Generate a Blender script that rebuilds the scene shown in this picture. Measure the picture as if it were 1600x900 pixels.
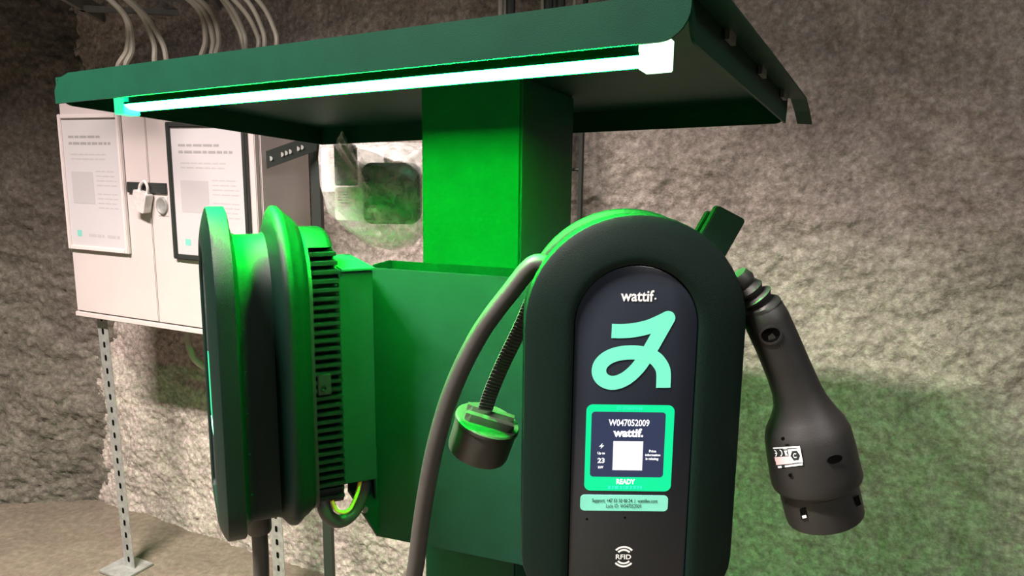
import bpy, bmesh, math, random
from mathutils import Vector, Matrix, noise
random.seed(7)
for o in list(bpy.data.objects): bpy.data.objects.remove(o)
sc = bpy.context.scene
COL = sc.collection
PI = math.pi
R = math.radians

# ------------------------------------------------------------------ camera
FPX, PITCH, ROLL, CH = 1175.0, 0.1736, -0.0114, 1.35
cp, sp = math.cos(PITCH), math.sin(PITCH)
FW = Vector((0, cp, -sp)); U0 = Vector((0, sp, cp)); R0 = Vector((1, 0, 0))
RT = R0*math.cos(ROLL) - U0*math.sin(ROLL)
UP = R0*math.sin(ROLL) + U0*math.cos(ROLL)
CAM = Vector((0, 0, CH))
cd = bpy.data.cameras.new('camera'); cam = bpy.data.objects.new('camera', cd); COL.objects.link(cam)
cd.sensor_width = 36; cd.lens = 36*FPX/1600; cd.clip_start = .02
m = Matrix.Identity(4)
for i in range(3):
    m[i][0] = RT[i]; m[i][1] = UP[i]; m[i][2] = -FW[i]; m[i][3] = CAM[i]
cam.matrix_world = m
sc.camera = cam

# ------------------------------------------------------------------ world, lamps, exposure
w = bpy.data.worlds.new('world'); sc.world = w; w.use_nodes = True
w.node_tree.nodes['Background'].inputs[0].default_value = (.9, .87, .84, 1)
w.node_tree.nodes['Background'].inputs[1].default_value = .035
def area(name, loc, size, energy, color, rot=(0, 0, 0), spread=180):
    l = bpy.data.lights.new(name, 'AREA'); l.shape = 'RECTANGLE'; l.size, l.size_y = size
    l.energy = energy; l.color = color; l.spread = R(spread)
    o = bpy.data.objects.new(name, l); COL.objects.link(o); o.location = loc; o.rotation_euler = rot
    return o
area('ceiling_lamp_near_cabinet', (-1.35, .4, 3.0), (1.2, .14), 325, (1, .85, .79), (0, 0, R(-27)), 113)
area('ceiling_lamp_behind_viewer', (1.1, -.95, 2.55), (1.2, .25), 30, (1, .92, .90), (R(15), 0, R(15)), 150)
vs = sc.view_settings
vs.view_transform = 'Standard'; vs.look = 'None'; vs.exposure = 0; vs.gamma = 1; vs.use_curve_mapping = False

# ------------------------------------------------------------------ helpers
def ray(x, y): return FW + RT*((x-800)/FPX) + UP*((450-y)/FPX)
def aty(x, y, Y): d = ray(x, y); return CAM + d*(Y/d.y)
def atz(x, y, Z): d = ray(x, y); return CAM + d*((Z-CH)/d.z)
def atp(x, y, p0, n): d = ray(x, y); return CAM + d*((p0-CAM).dot(n)/d.dot(n))

MATS = {}
def mat(name, col, rough=.5, metal=0, var=0.0, vscale=40, bump=0.0, bscale=200, emit=None, estr=0, spec=.5, coat=0):
    if name in MATS: return MATS[name]
    mt = bpy.data.materials.new(name); mt.use_nodes = True
    nt = mt.node_tree; b = nt.nodes['Principled BSDF']
    b.inputs['Roughness'].default_value = rough; b.inputs['Metallic'].default_value = metal
    b.inputs['Specular IOR Level'].default_value = spec
    b.inputs['Coat Weight'].default_value = coat; b.inputs['Coat Roughness'].default_value = .08
    b.inputs['Base Color'].default_value = (*col, 1)
    tc = nt.nodes.new('ShaderNodeTexCoord')
    if var > 0:
        n = nt.nodes.new('ShaderNodeTexNoise'); n.inputs['Scale'].default_value = vscale; n.inputs['Detail'].default_value = 6
        nt.links.new(tc.outputs['Object'], n.inputs['Vector'])
        r = nt.nodes.new('ShaderNodeValToRGB')
        r.color_ramp.elements[0].position = .3; r.color_ramp.elements[1].position = .7
        r.color_ramp.elements[0].color = (*[c*(1-var) for c in col], 1)
        r.color_ramp.elements[1].color = (*[min(1, c*(1+var)) for c in col], 1)
        nt.links.new(n.outputs['Fac'], r.inputs['Fac']); nt.links.new(r.outputs['Color'], b.inputs['Base Color'])
    if bump > 0:
        n2 = nt.nodes.new('ShaderNodeTexNoise'); n2.inputs['Scale'].default_value = bscale; n2.inputs['Detail'].default_value = 4
        nt.links.new(tc.outputs['Object'], n2.inputs['Vector'])
        bp = nt.nodes.new('ShaderNodeBump'); bp.inputs['Strength'].default_value = bump; bp.inputs['Distance'].default_value = .002
        nt.links.new(n2.outputs['Fac'], bp.inputs['Height']); nt.links.new(bp.outputs['Normal'], b.inputs['Normal'])
    if emit:
        b.inputs['Emission Color'].default_value = (*emit, 1); b.inputs['Emission Strength'].default_value = estr
    MATS[name] = mt
    return mt

M_STEEL = mat('dark_green_powder_coat', (.003, .058, .034), .5, 0, .08, 30, .12, 900, spec=.14)
M_CANOPY = mat('canopy_coat_shaded', (.002, .030, .016), .5, 0, .08, 30, .12, 900, spec=.12)  # post's coat in a darker copy, keeping lamplight on the canopy dim
M_BRACKET = mat('bracket_coat_shaded', (.006, .027, .021), .5, 0, .1, 30, .12, 900, spec=.14)  # darker copy of the post's coat; weaker green light put into the colour
M_BLACK = mat('black_moulded_plastic', (.005, .009, .007), .36, 0, .08, 60, .35, 1400)
M_BODY = mat('black_charger_shell', (.0012, .009, .006), .42, 0, .05, 30, .35, 1600, spec=.2)
M_PANEL = mat('navy_gloss_panel', (.017, .022, .031), .22, 0, .03, 20, 0)
M_TEAL = mat('mint_print', (.17, .88, .60), .5)
M_TEAL2 = mat('mint_label', (.22, .80, .60), .5)
M_WHITEP = mat('white_print', (.82, .86, .85), .5)
M_INK = mat('dark_ink', (.012, .02, .02), .6)
M_LED = mat('green_light_diffuser', (.2, .8, .3), .5, emit=(.002, 1, .05), estr=760)
M_LEDEND = mat('green_glow_end_cap', (.3, .9, .5), .5, emit=(.0, 1, .5), estr=.9)  # cap glows by itself to look lit by the strip
M_SCRG = mat('screen_green', (0, .1, .05), .4, emit=(0, .87, .33), estr=.95)
M_SCRN = mat('screen_navy', (.005, .006, .01), .4, emit=(.035, .05, .12), estr=.8)
M_SCRW = mat('screen_white', (.5, .5, .5), .4, emit=(.9, .95, 1), estr=1.0)
M_SCRC = mat('screen_cyan', (.0, .1, .1), .4, emit=(.05, .9, .62), estr=.95)
M_CABLE = mat('black_cable_rubber', (.032, .031, .029), .5, 0, .1, 50, .1, 900)
M_PLUG = mat('plug_plastic', (.016, .017, .016), .5, 0, .12, 40, .12, 1200)
M_CAB = mat('cabinet_enamel', (.42, .38, .375), .45, 0, .03, 8)
M_CABSIDE = M_CAB
M_POSTW = mat('white_frame', (.48, .44, .435), .4)
M_POSTB = mat('black_frame', (.02, .024, .022), .4)
M_PAPER = mat('poster_paper', (.37, .36, .375), .7, 0, .02, 6)
M_PRINT = mat('grey_print', (.22, .215, .22), .8)
M_PRINT2 = mat('pale_grey_print', (.31, .30, .31), .8)
M_GREENP = mat('teal_print', (.12, .38, .33), .8)
M_GALV = mat('galvanised_steel', (.36, .37, .36), .45, .6, .2, 60)
M_HOLE = mat('hole_shade', (.0015, .0015, .0015), .9, spec=.05)  # near-black patches paint the shade inside holes and recesses
M_CHROME = mat('brushed_chrome', (.58, .56, .55), .35, .35, .1, 80)
M_BRASS = mat('steel_bolt', (.45, .44, .42), .35, 1)
M_PALEC = mat('pale_cable_sheath', (.26, .25, .21), .55, 0, .1, 20)
M_YELLOW = mat('yellow_wire', (.62, .42, .03), .5)
M_DARKRAIL = mat('dark_rail', (.012, .018, .015), .6, 0)
M_TRAY = mat('cable_tray_steel', (.22, .23, .215), .5, .5, .15, 30)
M_CARD = mat('white_card', (.72, .69, .67), .6, 0, .03, 20)
M_CARD2 = mat('pink_label', (.74, .55, .56), .6)
M_SMOKE = mat('grey_insert', (.10, .11, .11), .6, 0, .3, 60)

def wave_mat(name, col, scale):
    mt = bpy.data.materials.new(name); mt.use_nodes = True; nt = mt.node_tree; b = nt.nodes['Principled BSDF']
    b.inputs['Base Color'].default_value = (*col, 1); b.inputs['Roughness'].default_value = .65
    return mt
M_STRAP = mat('woven_strap', (.05, .05, .047), .7, 0, .2, 300, .3, 900)

def rock(name, base, dark, light, s=1.0, bump=.6):
    mt = bpy.data.materials.new(name); mt.use_nodes = True; nt = mt.node_tree; b = nt.nodes['Principled BSDF']
    b.inputs['Roughness'].default_value = .92; b.inputs['Specular IOR Level'].default_value = .2
    tc = nt.nodes.new('ShaderNodeTexCoord')
    def nz(scale, det, rough=.6):
        n = nt.nodes.new('ShaderNodeTexNoise'); n.inputs['Scale'].default_value = scale*s
        n.inputs['Detail'].default_value = det; n.inputs['Roughness'].default_value = rough
        nt.links.new(tc.outputs['Object'], n.inputs['Vector']); return n
    n1, n2, n3 = nz(11, 8), nz(75, 8, .7), nz(2.2, 4)
    r1 = nt.nodes.new('ShaderNodeValToRGB'); r1.color_ramp.elements[0].position = .38; r1.color_ramp.elements[1].position = .62
    r1.color_ramp.elements[0].color = (*dark, 1); r1.color_ramp.elements[1].color = (*light, 1)
    e = r1.color_ramp.elements.new(.5); e.color = (*base, 1)
    mx0 = nt.nodes.new('ShaderNodeMath'); mx0.operation = 'MULTIPLY_ADD'; mx0.inputs[1].default_value = .55; mx0.inputs[2].default_value = 0.0
    mx1 = nt.nodes.new('ShaderNodeMath'); mx1.operation = 'MULTIPLY_ADD'; mx1.inputs[1].default_value = .25
    mx2 = nt.nodes.new('ShaderNodeMath'); mx2.operation = 'MULTIPLY_ADD'; mx2.inputs[1].default_value = .20
    nt.links.new(n2.outputs['Fac'], mx0.inputs[0])
    nt.links.new(n1.outputs['Fac'], mx1.inputs[0]); nt.links.new(mx0.outputs[0], mx1.inputs[2])
    nt.links.new(n3.outputs['Fac'], mx2.inputs[0]); nt.links.new(mx1.outputs[0], mx2.inputs[2])
    nt.links.new(mx2.outputs[0], r1.inputs['Fac']); nt.links.new(r1.outputs['Color'], b.inputs['Base Color'])
    n4 = nz(110, 5, .65)
    bp = nt.nodes.new('ShaderNodeBump'); bp.inputs['Strength'].default_value = bump; bp.inputs['Distance'].default_value = .010
    nt.links.new(n4.outputs['Fac'], bp.inputs['Height']); nt.links.new(bp.outputs['Normal'], b.inputs['Normal'])
    return mt
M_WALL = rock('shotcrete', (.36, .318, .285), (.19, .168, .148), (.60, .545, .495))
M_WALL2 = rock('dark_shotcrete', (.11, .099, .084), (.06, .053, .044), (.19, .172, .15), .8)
M_FLOOR = rock('concrete_floor', (.12, .10, .078), (.085, .07, .055), (.165, .14, .11), .6, .25)

def finish(name, me, material, parent, smooth=True, ang=35):
    me.materials.append(material)
    if smooth:
        me.shade_smooth(); me.set_sharp_from_angle(angle=R(ang))
    o = bpy.data.objects.new(name, me); COL.objects.link(o)
    if parent is not None: o.parent = parent
    return o
def root_mat(parent):
    p = parent
    while p is not None and p.parent is not None: p = p.parent
    if p is None: return Matrix.Identity(4)
    return Matrix.Translation(p.location) @ p.rotation_euler.to_matrix().to_4x4()

class MB:
    def __init__(s): s.v = []; s.f = []
    def add(s, vs, fs):
        n = len(s.v); s.v += [Vector(p) for p in vs]; s.f += [tuple(i+n for i in f) for f in fs]; return s
    def hexa(s, P):            # 8 points: bottom ring 0-3, top ring 4-7
        return s.add(P, [(3, 2, 1, 0), (4, 5, 6, 7), (0, 1, 5, 4), (1, 2, 6, 5), (2, 3, 7, 6), (3, 0, 4, 7)])
    def box(s, x0, x1, y0, y1, z0, z1):
        return s.hexa([(x0, y0, z0), (x1, y0, z0), (x1, y1, z0), (x0, y1, z0), (x0, y0, z1), (x1, y0, z1), (x1, y1, z1), (x0, y1, z1)])
    def loft(s, rings, cap0=True, cap1=True):
        n = len(rings[0]); b = len(s.v)
        for r in rings: s.v += [Vector(p) for p in r]
        for i in range(len(rings)-1):
            for j in range(n):
                k = (j+1) % n
                s.f.append((b+i*n+j, b+i*n+k, b+(i+1)*n+k, b+(i+1)*n+j))
        if cap0: s.f.append(tuple(b+j for j in reversed(range(n))))
        if cap1: s.f.append(tuple(b+(len(rings)-1)*n+j for j in range(n)))
        return s
    def tube(s, pts, rad, n=12, cap=True):
        pts = [Vector(p) for p in pts]; rings = []; prev = None
        for i, p in enumerate(pts):
            t = (pts[min(i+1, len(pts)-1)] - pts[max(i-1, 0)]).normalized()
            if prev is None:
                a = t.cross(Vector((0, 0, 1)))
                if a.length < .1: a = t.cross(Vector((1, 0, 0)))
                a.normalize()
            else:
                a = (prev - t*prev.dot(t)).normalized()
            prev = a; b = t.cross(a)
            r = rad[i] if isinstance(rad, (list, tuple)) else rad
            rings.append([p + a*(r*math.cos(2*PI*k/n)) + b*(r*math.sin(2*PI*k/n)) for k in range(n)])
        return s.loft(rings, cap, cap)
    def prism(s, poly, fn0, fn1):   # polygon in 2-D mapped through two functions
        return s.loft([[fn0(*p) for p in poly], [fn1(*p) for p in poly]])
    def build(s, name, material, parent=None, world=False, smooth=True, ang=35, bevel=0):
        vs = s.v
        if world and parent is not None:
            mi = root_mat(parent).inverted(); vs = [mi @ p for p in vs]
        me = bpy.data.meshes.new(name); me.from_pydata([tuple(p) for p in vs], [], s.f); 
        bm = bmesh.new(); bm.from_mesh(me)
        bmesh.ops.recalc_face_normals(bm, faces=bm.faces)
        if bevel > 0:
            es = [e for e in bm.edges if len(e.link_faces) == 2 and e.calc_face_angle(0) > R(50)]
            bmesh.ops.bevel(bm, geom=es, offset=bevel, segments=2, affect='EDGES', clamp_overlap=True)
        bm.to_mesh(me); bm.free()
        return finish(name, me, material, parent, smooth, ang)

def spline(pts, n=8):
    pts = [Vector(p) for p in pts]; out = []
    for i in range(len(pts)-1):
        p0 = pts[max(i-1, 0)]; p1 = pts[i]; p2 = pts[i+1]; p3 = pts[min(i+2, len(pts)-1)]
        for k in range(n):
            t = k/n
            out.append(.5*((2*p1) + (p2-p0)*t + (2*p0-5*p1+4*p2-p3)*t*t + (3*p1-p0-3*p2+p3)*t**3))
    out.append(pts[-1]); return out
def tag(o, label, cat, group=None):
    o['label'] = label; o['category'] = cat
    if group: o['group'] = group
    return o
def thing(name, label, cat, loc=(0, 0, 0), rz=0, group=None):
    o = bpy.data.objects.new(name, None); COL.objects.link(o); o.empty_display_size = .05
    o.location = loc; o.rotation_euler = (0, 0, rz)
    return tag(o, label, cat, group)
def rrect(x0, x1, z0, z1, r, n=6):
    out = []
    for cx, cz, a0 in ((x1-r, z1-r, 0), (x0+r, z1-r, 90), (x0+r, z0+r, 180), (x1-r, z0+r, 270)):
        for k in range(n+1):
            a = R(a0 + 90*k/n); out.append((cx+r*math.cos(a), cz+r*math.sin(a)))
    return out
def plate(name, poly, y0, y1, material, parent, smooth=True):   # polygon in local x-z, thickness in y
    return MB().prism(poly, lambda x, z: (x, y0, z), lambda x, z: (x, y1, z)).build(name, material, parent, smooth=smooth)
def text_mesh(s, bold=0.0):
    c = bpy.data.curves.new('t', 'FONT'); c.body = s; c.align_x = 'LEFT'; c.offset = bold; c.resolution_u = 3; c.extrude = .0
    o = bpy.data.objects.new('t', c); COL.objects.link(o)
    bpy.context.view_layer.update()
    me = bpy.data.meshes.new_from_object(o.evaluated_get(bpy.context.evaluated_depsgraph_get()))
    vs = [v.co.copy() for v in me.vertices]; fs = [tuple(p.vertices) for p in me.polygons]
    bpy.data.objects.remove(o); bpy.data.curves.remove(c); bpy.data.meshes.remove(me)
    x0 = min(v.x for v in vs); x1 = max(v.x for v in vs); y0 = min(v.y for v in vs); y1 = max(v.y for v in vs)
    return [((v.x-x0)/(x1-x0), (v.y-y0)/(y1-y0)) for v in vs], fs
def text(name, s, x0, x1, z0, z1, y, material, parent, bold=.012):
    uv, fs = text_mesh(s, bold)
    return MB().add([(x0+(x1-x0)*a, y, z0+(z1-z0)*b) for a, b in uv], fs).build(name, material, parent, smooth=False)
def ribbon(pts, wd, y, loop=False):
    pts = [Vector((p[0], 0, p[1])) for p in pts]; L = []
    for i, p in enumerate(pts):
        t = (pts[min(i+1, len(pts)-1)] - pts[max(i-1, 0)]).normalized(); n = Vector((-t.z, 0, t.x))
        L.append((p+n*wd/2, p-n*wd/2))
    vs = []; fs = []
    for i, (a, b) in enumerate(L): vs += [(a.x, y-i*6e-7, a.z), (b.x, y-i*6e-7, b.z)]
    for i in range(len(L)-1): fs.append((2*i, 2*i+1, 2*i+3, 2*i+2))
    return vs, fs

# ------------------------------------------------------------------ setting
def rough_wall(name, p0, d, length, height, nrm, nx, nz, amp, material, seed, z0=-.05):
    vs = []; fs = []
    sv = Vector((seed*3.1, seed*1.7, seed))
    for j in range(nz+1):
        for i in range(nx+1):
            p = p0 + d*(length*i/nx) + Vector((0, 0, z0 + (height-z0)*j/nz))
            q = p + sv
            h = noise.fractal(q*3.0, .9, 2.1, 3)*1.2 + noise.fractal(q*19, .7, 2.2, 3)*.26 + noise.fractal(q*55, .6, 2.2, 2)*.34
            vs.append(p + nrm*(h*amp))
    for j in range(nz):
        for i in range(nx):
            a = j*(nx+1)+i; fs.append((a, a+1, a+nx+2, a+nx+1))
    o = MB(); o.v = vs; o.f = fs
    ob = o.build(name, material, None, ang=180); ob['kind'] = 'structure'; return ob
WD = Vector((.889, -.457, 0)); WN = Vector((-.457, -.889, 0))
W0 = Vector((-1.60, 2.73, 0)) - WN*.03
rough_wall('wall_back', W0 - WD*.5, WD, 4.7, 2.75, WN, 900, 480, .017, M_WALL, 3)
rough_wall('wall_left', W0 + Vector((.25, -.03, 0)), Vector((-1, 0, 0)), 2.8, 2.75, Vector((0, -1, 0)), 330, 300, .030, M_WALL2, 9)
def flat_grid(name, x0, x1, y0, y1, z, nx, ny, amp, material):
    vs = []; fs = []
    for j in range(ny+1):
        for i in range(nx+1):
            p = Vector((x0+(x1-x0)*i/nx, y0+(y1-y0)*j/ny, z)); p.z += amp*noise.fractal(p*4, .9, 2, 3); vs.append(p)
    for j in range(ny):
        for i in range(nx):
            a = j*(nx+1)+i; fs.append((a, a+1, a+nx+2, a+nx+1))
    o = MB(); o.v = vs; o.f = fs; ob = o.build(name, material, None, ang=180); ob['kind'] = 'structure'; return ob
flat_grid('floor', -4.3, 2.6, -1.5, 3.2, 0, 160, 120, .008, M_FLOOR)

# ------------------------------------------------------------------ charging station: post, canopy, brackets
CK = .93
YAW = .4916; CW, CD = .9789*CK, .5859*CK
CU = Vector((-math.cos(YAW), math.sin(YAW), -.0375)); CV = Vector((math.sin(YAW), math.cos(YAW), -.0875))
CF = Vector((.1607*CK, .72*CK, CH+.108*CK))
def C(a, b, c): return CF + CU*a + CV*b + Vector((0, 0, c))
PB = Vector((.010, 1.007, 0)); PX = Vector((math.cos(YAW), -math.sin(YAW), 0)); PY = Vector((math.sin(YAW), math.cos(YAW), 0))
station = thing('charging_station', 'dark green-lit steel charging post with a sloping canopy', 'charging station', PB - PX*.08 + PY*.085, -YAW)
lp = lambda x, y, z: PB + PX*(x-.08) + PY*(y+.0) + Vector((0, 0, z))    # station local -> world, post front face y=0
def pbox(name, x0, x1, y0, y1, z0, z1, material=M_STEEL, parent=station, bevel=.0015):
    b = MB().hexa([lp(x0, y0, z0), lp(x1, y0, z0), lp(x1, y1, z0), lp(x0, y1, z0), lp(x0, y0, z1), lp(x1, y0, z1), lp(x1, y1, z1), lp(x0, y1, z1)])
    return b.build(name, material, parent, world=True, bevel=bevel)
pt = [lp(x, y, 0) for x, y in ((-.08, 0), (.08, 0), (.08, .17), (-.08, .17))]
# the post's top follows the slope of the canopy
def canopy_z(p):      # underside of the top plate above a ground point
    q = p - CF; det = CU.x*CV.y - CU.y*CV.x
    a = (q.x*CV.y - q.y*CV.x)/det; b = (CU.x*q.y - CU.y*q.x)/det
    return C(a, b, .0335).z
MB().hexa([p.copy() for p in pt] + [Vector((p.x, p.y, canopy_z(p))) for p in pt]).build('post', M_STEEL, station, world=True, bevel=.003)
pbox('base_plate', -.15, .15, -.07, .24, .004, .016)
def cbox(name, a0, a1, b0, b1, c0, c1, material=M_CANOPY, parent=station, bevel=0):
    return MB().hexa([C(a1, b0, c0), C(a0, b0, c0), C(a0, b1, c0), C(a1, b1, c0), C(a1, b0, c1), C(a0, b0, c1), C(a0, b1, c1), C(a1, b1, c1)]).build(name, material, parent, world=True, bevel=bevel)
canopy = cbox('canopy_top_plate', .003, CW-.003, .003, CD-.003, .0335, .0365)
def corner_poly(L, h, r, n=7, cut=0):
    return [(L, 0)] + [(r - r*math.sin(R(90*k/n)), r - r*math.cos(R(90*k/n))) for k in range(n+1)] + [(0, h)] + ([(L-cut*1.6, h), (L-cut*.5, h-cut*.28), (L, h-cut)] if cut else [(L, h)])
MB().prism(corner_poly(CW, .0400, .028, 7, .022), lambda a, c: C(a, 0, c), lambda a, c: C(a, .003, c)).build('front_fascia', M_CANOPY, canopy, world=True)
MB().prism(corner_poly(CW, .0365, .016), lambda a, c: C(a, CD-.003, c), lambda a, c: C(a, CD, c)).build('rear_flange', M_CANOPY, canopy, world=True)
for a in (.0, CW-.003):
    MB().prism(corner_poly(CD-.006, .0365, .022), lambda b, c: C(a, .003+b, c), lambda b, c: C(a+.003, .003+b, c)).build('side_flange', M_CANOPY, canopy, world=True)
cbox('roof_sheet', -.004, CW-.03, .0035, CD+.004, .0368, .0394, M_CANOPY, station)
prof = [(.0, .034), (CD*.5, .0345), (CD, .033), (CD+.045, .022), (CD+.085, .008)]
MB().loft([[C(-.026+da, b_, c_+dc) for da, dc in ((0, 0), (.022, .002), (.022, .005), (0, .003))] for b_, c_ in prof]).build('side_trim', M_CANOPY, station, world=True, smooth=False)
for b in (.12, .3, .47):
    cbox('sheet_clip', -.006, -.001, b, b+.03, .026, .0365, M_BRASS, canopy)
# light strip under the front edge: housing, diffuser bulging downwards, end caps
LA, LB, LC, LZC = .032, .812, .036, -.0085
housing = cbox('light_housing', .052, .80, LC-.004, LC+.004, LZC+.006, .0335, M_STEEL)
dp = [(-.011, .0035), (-.005, -.0007), (.011, -.0020), (.011, -.0010), (-.005, .0003), (-.011, .0045)]
MB().loft([[C(a, LC+b_, LZC+c_) for b_, c_ in dp] for a in (LB-.006, LA+.006)]).build('light_diffuser', M_LED, housing, world=True, smooth=False)
dp2 = [(-.0112, .0048), (-.005, .0006), (.0112, -.0007), (.0112, .0075), (-.0112, .0075)]
MB().loft([[C(a, LC+b_, LZC+c_) for b_, c_ in dp2] for a in (LB-.006, LA+.006)]).build('light_carrier', M_STEEL, housing, world=True, smooth=False)
cbox('added_rear_glow', LA+.006, LB-.006, LC+.0115, LC+.0121, LZC+.0, LZC+.0024, mat('added_green_glow', (.1, .5, .2), .5, emit=(.002, 1, .05), estr=45), housing)  # added glow behind the light, greening the canopy underside and wall
cbox('light_blocking_lip', LA+.004, LB-.004, LC+.0112, LC+.0122, LZC-.0024, LZC-.0002, M_STEEL, housing)  # added lip, stops light leaving the diffuser's rear edge
cbox('end_cap', LA-.004, LA+.022, .024, .049, LZC-.008, .012, mat('white_glow_end_cap', (.5, .9, .6), .5, emit=(.5, 1, .6), estr=2.5), housing, .001)  # emission stands in for the strip's light on this cap
cbox('end_cap', LB-.018, LB+.004, .024, .049, LZC-.008, .012, M_LEDEND, housing, .001)
# front plate of the bracket
BL = aty(580, 420, .968); BRt = aty(810, 432, .900)
bz1 = (BL.z+BRt.z)/2; bz0 = aty(590, 838, .968).z
bd = (BRt-BL); bd.z = 0; bd.normalize(); bn = Vector((-bd.y, bd.x, 0))     # bn points away from viewer
B0 = Vector((BL.x, BL.y, 0)); BLEN = .285
def BP(x, y, z): return B0 + bd*x + bn*y + Vector((0, 0, z))
def bbox(name, x0, x1, y0, y1, z0, z1, material=M_BRACKET, parent=station, bevel=.0008):
    return MB().hexa([BP(x0, y0, z0), BP(x1, y0, z0), BP(x1, y1, z0), BP(x0, y1, z0), BP(x0, y0, z1), BP(x1, y0, z1), BP(x1, y1, z1), BP(x0, y1, z1)]).build(name, material, parent, world=True, bevel=bevel)
fp = bbox('bracket_front_plate', 0, BLEN, 0, .003, bz0, bz1)
bbox('bracket_back_plate', 0, BLEN, .05, .053, bz0+.01, bz1+.003, M_BRACKET)
bbox('bracket_side_plate', 0, .003, .003, .05, bz0, bz1+.004, M_BRACKET)
bbox('bracket_side_plate', BLEN-.003, BLEN, .003, .05, bz0, bz1+.002, M_BRACKET)
bbox('bracket_arm', .10, .20, .053, .115, bz0+.06, bz1-.04, M_BRACKET)

# ------------------------------------------------------------------ the chargers
HW, HH, RB = .1043, .394, .055
TS = 1.08
T_TOP = .0
def outline(ins, insb=None, n=28, nb=7):
    """stadium outline, x-z plane, z=0 at the top; flat bottom with rounded corners"""
    insb = ins if insb is None else insb
    r = HW-ins; pts = []
    for k in range(n+1):
        a = PI*k/n; pts.append((r*math.cos(a), -HW + r*math.sin(a)))
    zb = -HH+insb; rb = max(.006, RB-ins)
    for k in range(nb+1):
        a = PI + PI/2*k/nb; pts.append((-r+rb+rb*math.cos(a), zb+rb+rb*math.sin(a)))
    for k in range(nb+1):
        a = 1.5*PI + PI/2*k/nb; pts.append((r-rb+rb*math.cos(a), zb+rb+rb*math.sin(a)))
    return pts
def shell_part(name, prof, material, parent, cap0=True, cap1=True, ang=40):
    b = MB(); b.loft([[(x, t*TS, z) for x, z in outline(i, ib)] for t, i, ib in prof], cap0, cap1)
    return b.build(name, material, parent, ang=ang)
def make_charger(root, screen_on=True, fins_side=(-1, 1)):
    fs = shell_part('front_shell', [(.0205, .004, .002), (.019, 0, 0), (.003, 0, 0), (.0008, .0008, .0008), (0, .0025, .0025), (-.0022, .010, .006), (-.0052, .024, .014),
        (-.0070, .037, .021), (-.0066, .0435, .0245), (-.0052, .0458, .0258), (-.0016, .0466, .0266)], M_BODY, root)
    shell_part('cable_spool', [(.0198, .008, .006), (.0255, .032, .015), (.030, .034, .016), (.056, .034, .016), (.061, .030, .014)], M_BODY, root)
    shell_part('rear_shell', [(.058, .034, .018), (.0655, .006, .008), (.0685, .0012, .006), (.071, 0, .005), (.075, .0003, .005), (.079, .004, .008), (.084, .0105, .013), (.088, .0125, .015), (.0955, .022, .022), (.0965, .030, .02)], M_BODY, root)
    hs = shell_part('heat_sink', [(.094, .040, .022), (.130, .040, .022)], M_BLACK, root)
    MB().loft([[(x, t*TS, z) for x, z in outline(i, .02)] for t, i in ((.094, .027), (.0975, .0265), (.100, .027))]).build('heat_sink_flange', M_BLACK, hs)
    # crown of the heat sink above the first fin
    top = -.047
    def crown(ins):
        r = HW-ins; pts = []
        a0 = math.asin((top+HW)/r)
        for k in range(15):
            a = a0 + (PI-2*a0)*k/14; pts.append((r*math.cos(a), -HW+r*math.sin(a)))
        return pts
    b = MB(); b.loft([[(x, t*TS, z) for x, z in crown(i)] for t, i in ((.096, .030), (.099, .0265), (.121, .0265), (.126, .029), (.130, .036))]); b.build('heat_sink_crown', M_BODY, hs)
    zf = top - .008; pitch = .0101
    while zf > -HH+.034:
        dzc = zf + HW
        r = HW-.028
        hw = math.sqrt(max(r*r-dzc*dzc, 0)) if dzc > 0 else r
        if zf < -HH+.05: hw -= .008
        y1 = .130*TS
        f = MB(); f.box(-hw, hw, .098*TS, y1, zf-.0026, zf+.0026)
        f.build('fin', M_BODY, hs, bevel=.0007)
        zf -= pitch
    pn = MB().loft([[(x, t, z) for x, z in outline(i, i-.02)] for t, i in ((-.0018, .0470), (-.0034, .0470), (-.0039, .0478))]).build('front_panel', M_PANEL, root)
    g = MB(); g.loft([[(rr*math.cos(2*PI*k/20), .043+rr*math.sin(2*PI*k/20), z) for k in range(20)] for z, rr in ((-HH+.02, .0158), (-HH-.022, .0158), (-HH-.0255, .0145), (-HH-.027, .0115))])
    g.build('cable_gland', M_CABLE, root)
    return fs, pn

# right charger faces the viewer
RX, RY, RZ = .1165, .690, 1.299
ch1 = thing('charger_unit', 'black rounded wall charger with lit screen facing the viewer', 'charger', (RX, RY, RZ))
fs1, pn1 = make_charger(ch1)
fy = -.0039
def F(px, py): p = aty(px, py, RY+fy); return (p.x-RX, p.z-RZ)
def Fr(x0, y0, x1, y1):
    a = F(x0, y1); b = F(x1, y0); c = F(x0, y0); d = F(x1, y1)
    return ((a[0]+c[0])/2, (b[0]+d[0])/2, (a[1]+d[1])/2, (b[1]+c[1])/2)
e1, e2 = fy-.0004, fy-.0008
x0, x1, z0, z1 = Fr(970, 453, 1022, 471)
text('brand_lettering', 'wattif', x0, x1, z0, z1, e1, M_WHITEP, pn1, .022)
cx, cz = F(1024, 466.5)
MB().add([(cx+.0009*math.cos(2*PI*k/12), e1, cz+.0009*math.sin(2*PI*k/12)) for k in range(12)], [tuple(range(12))]).build('brand_dot', M_WHITEP, pn1, smooth=False)
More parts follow.
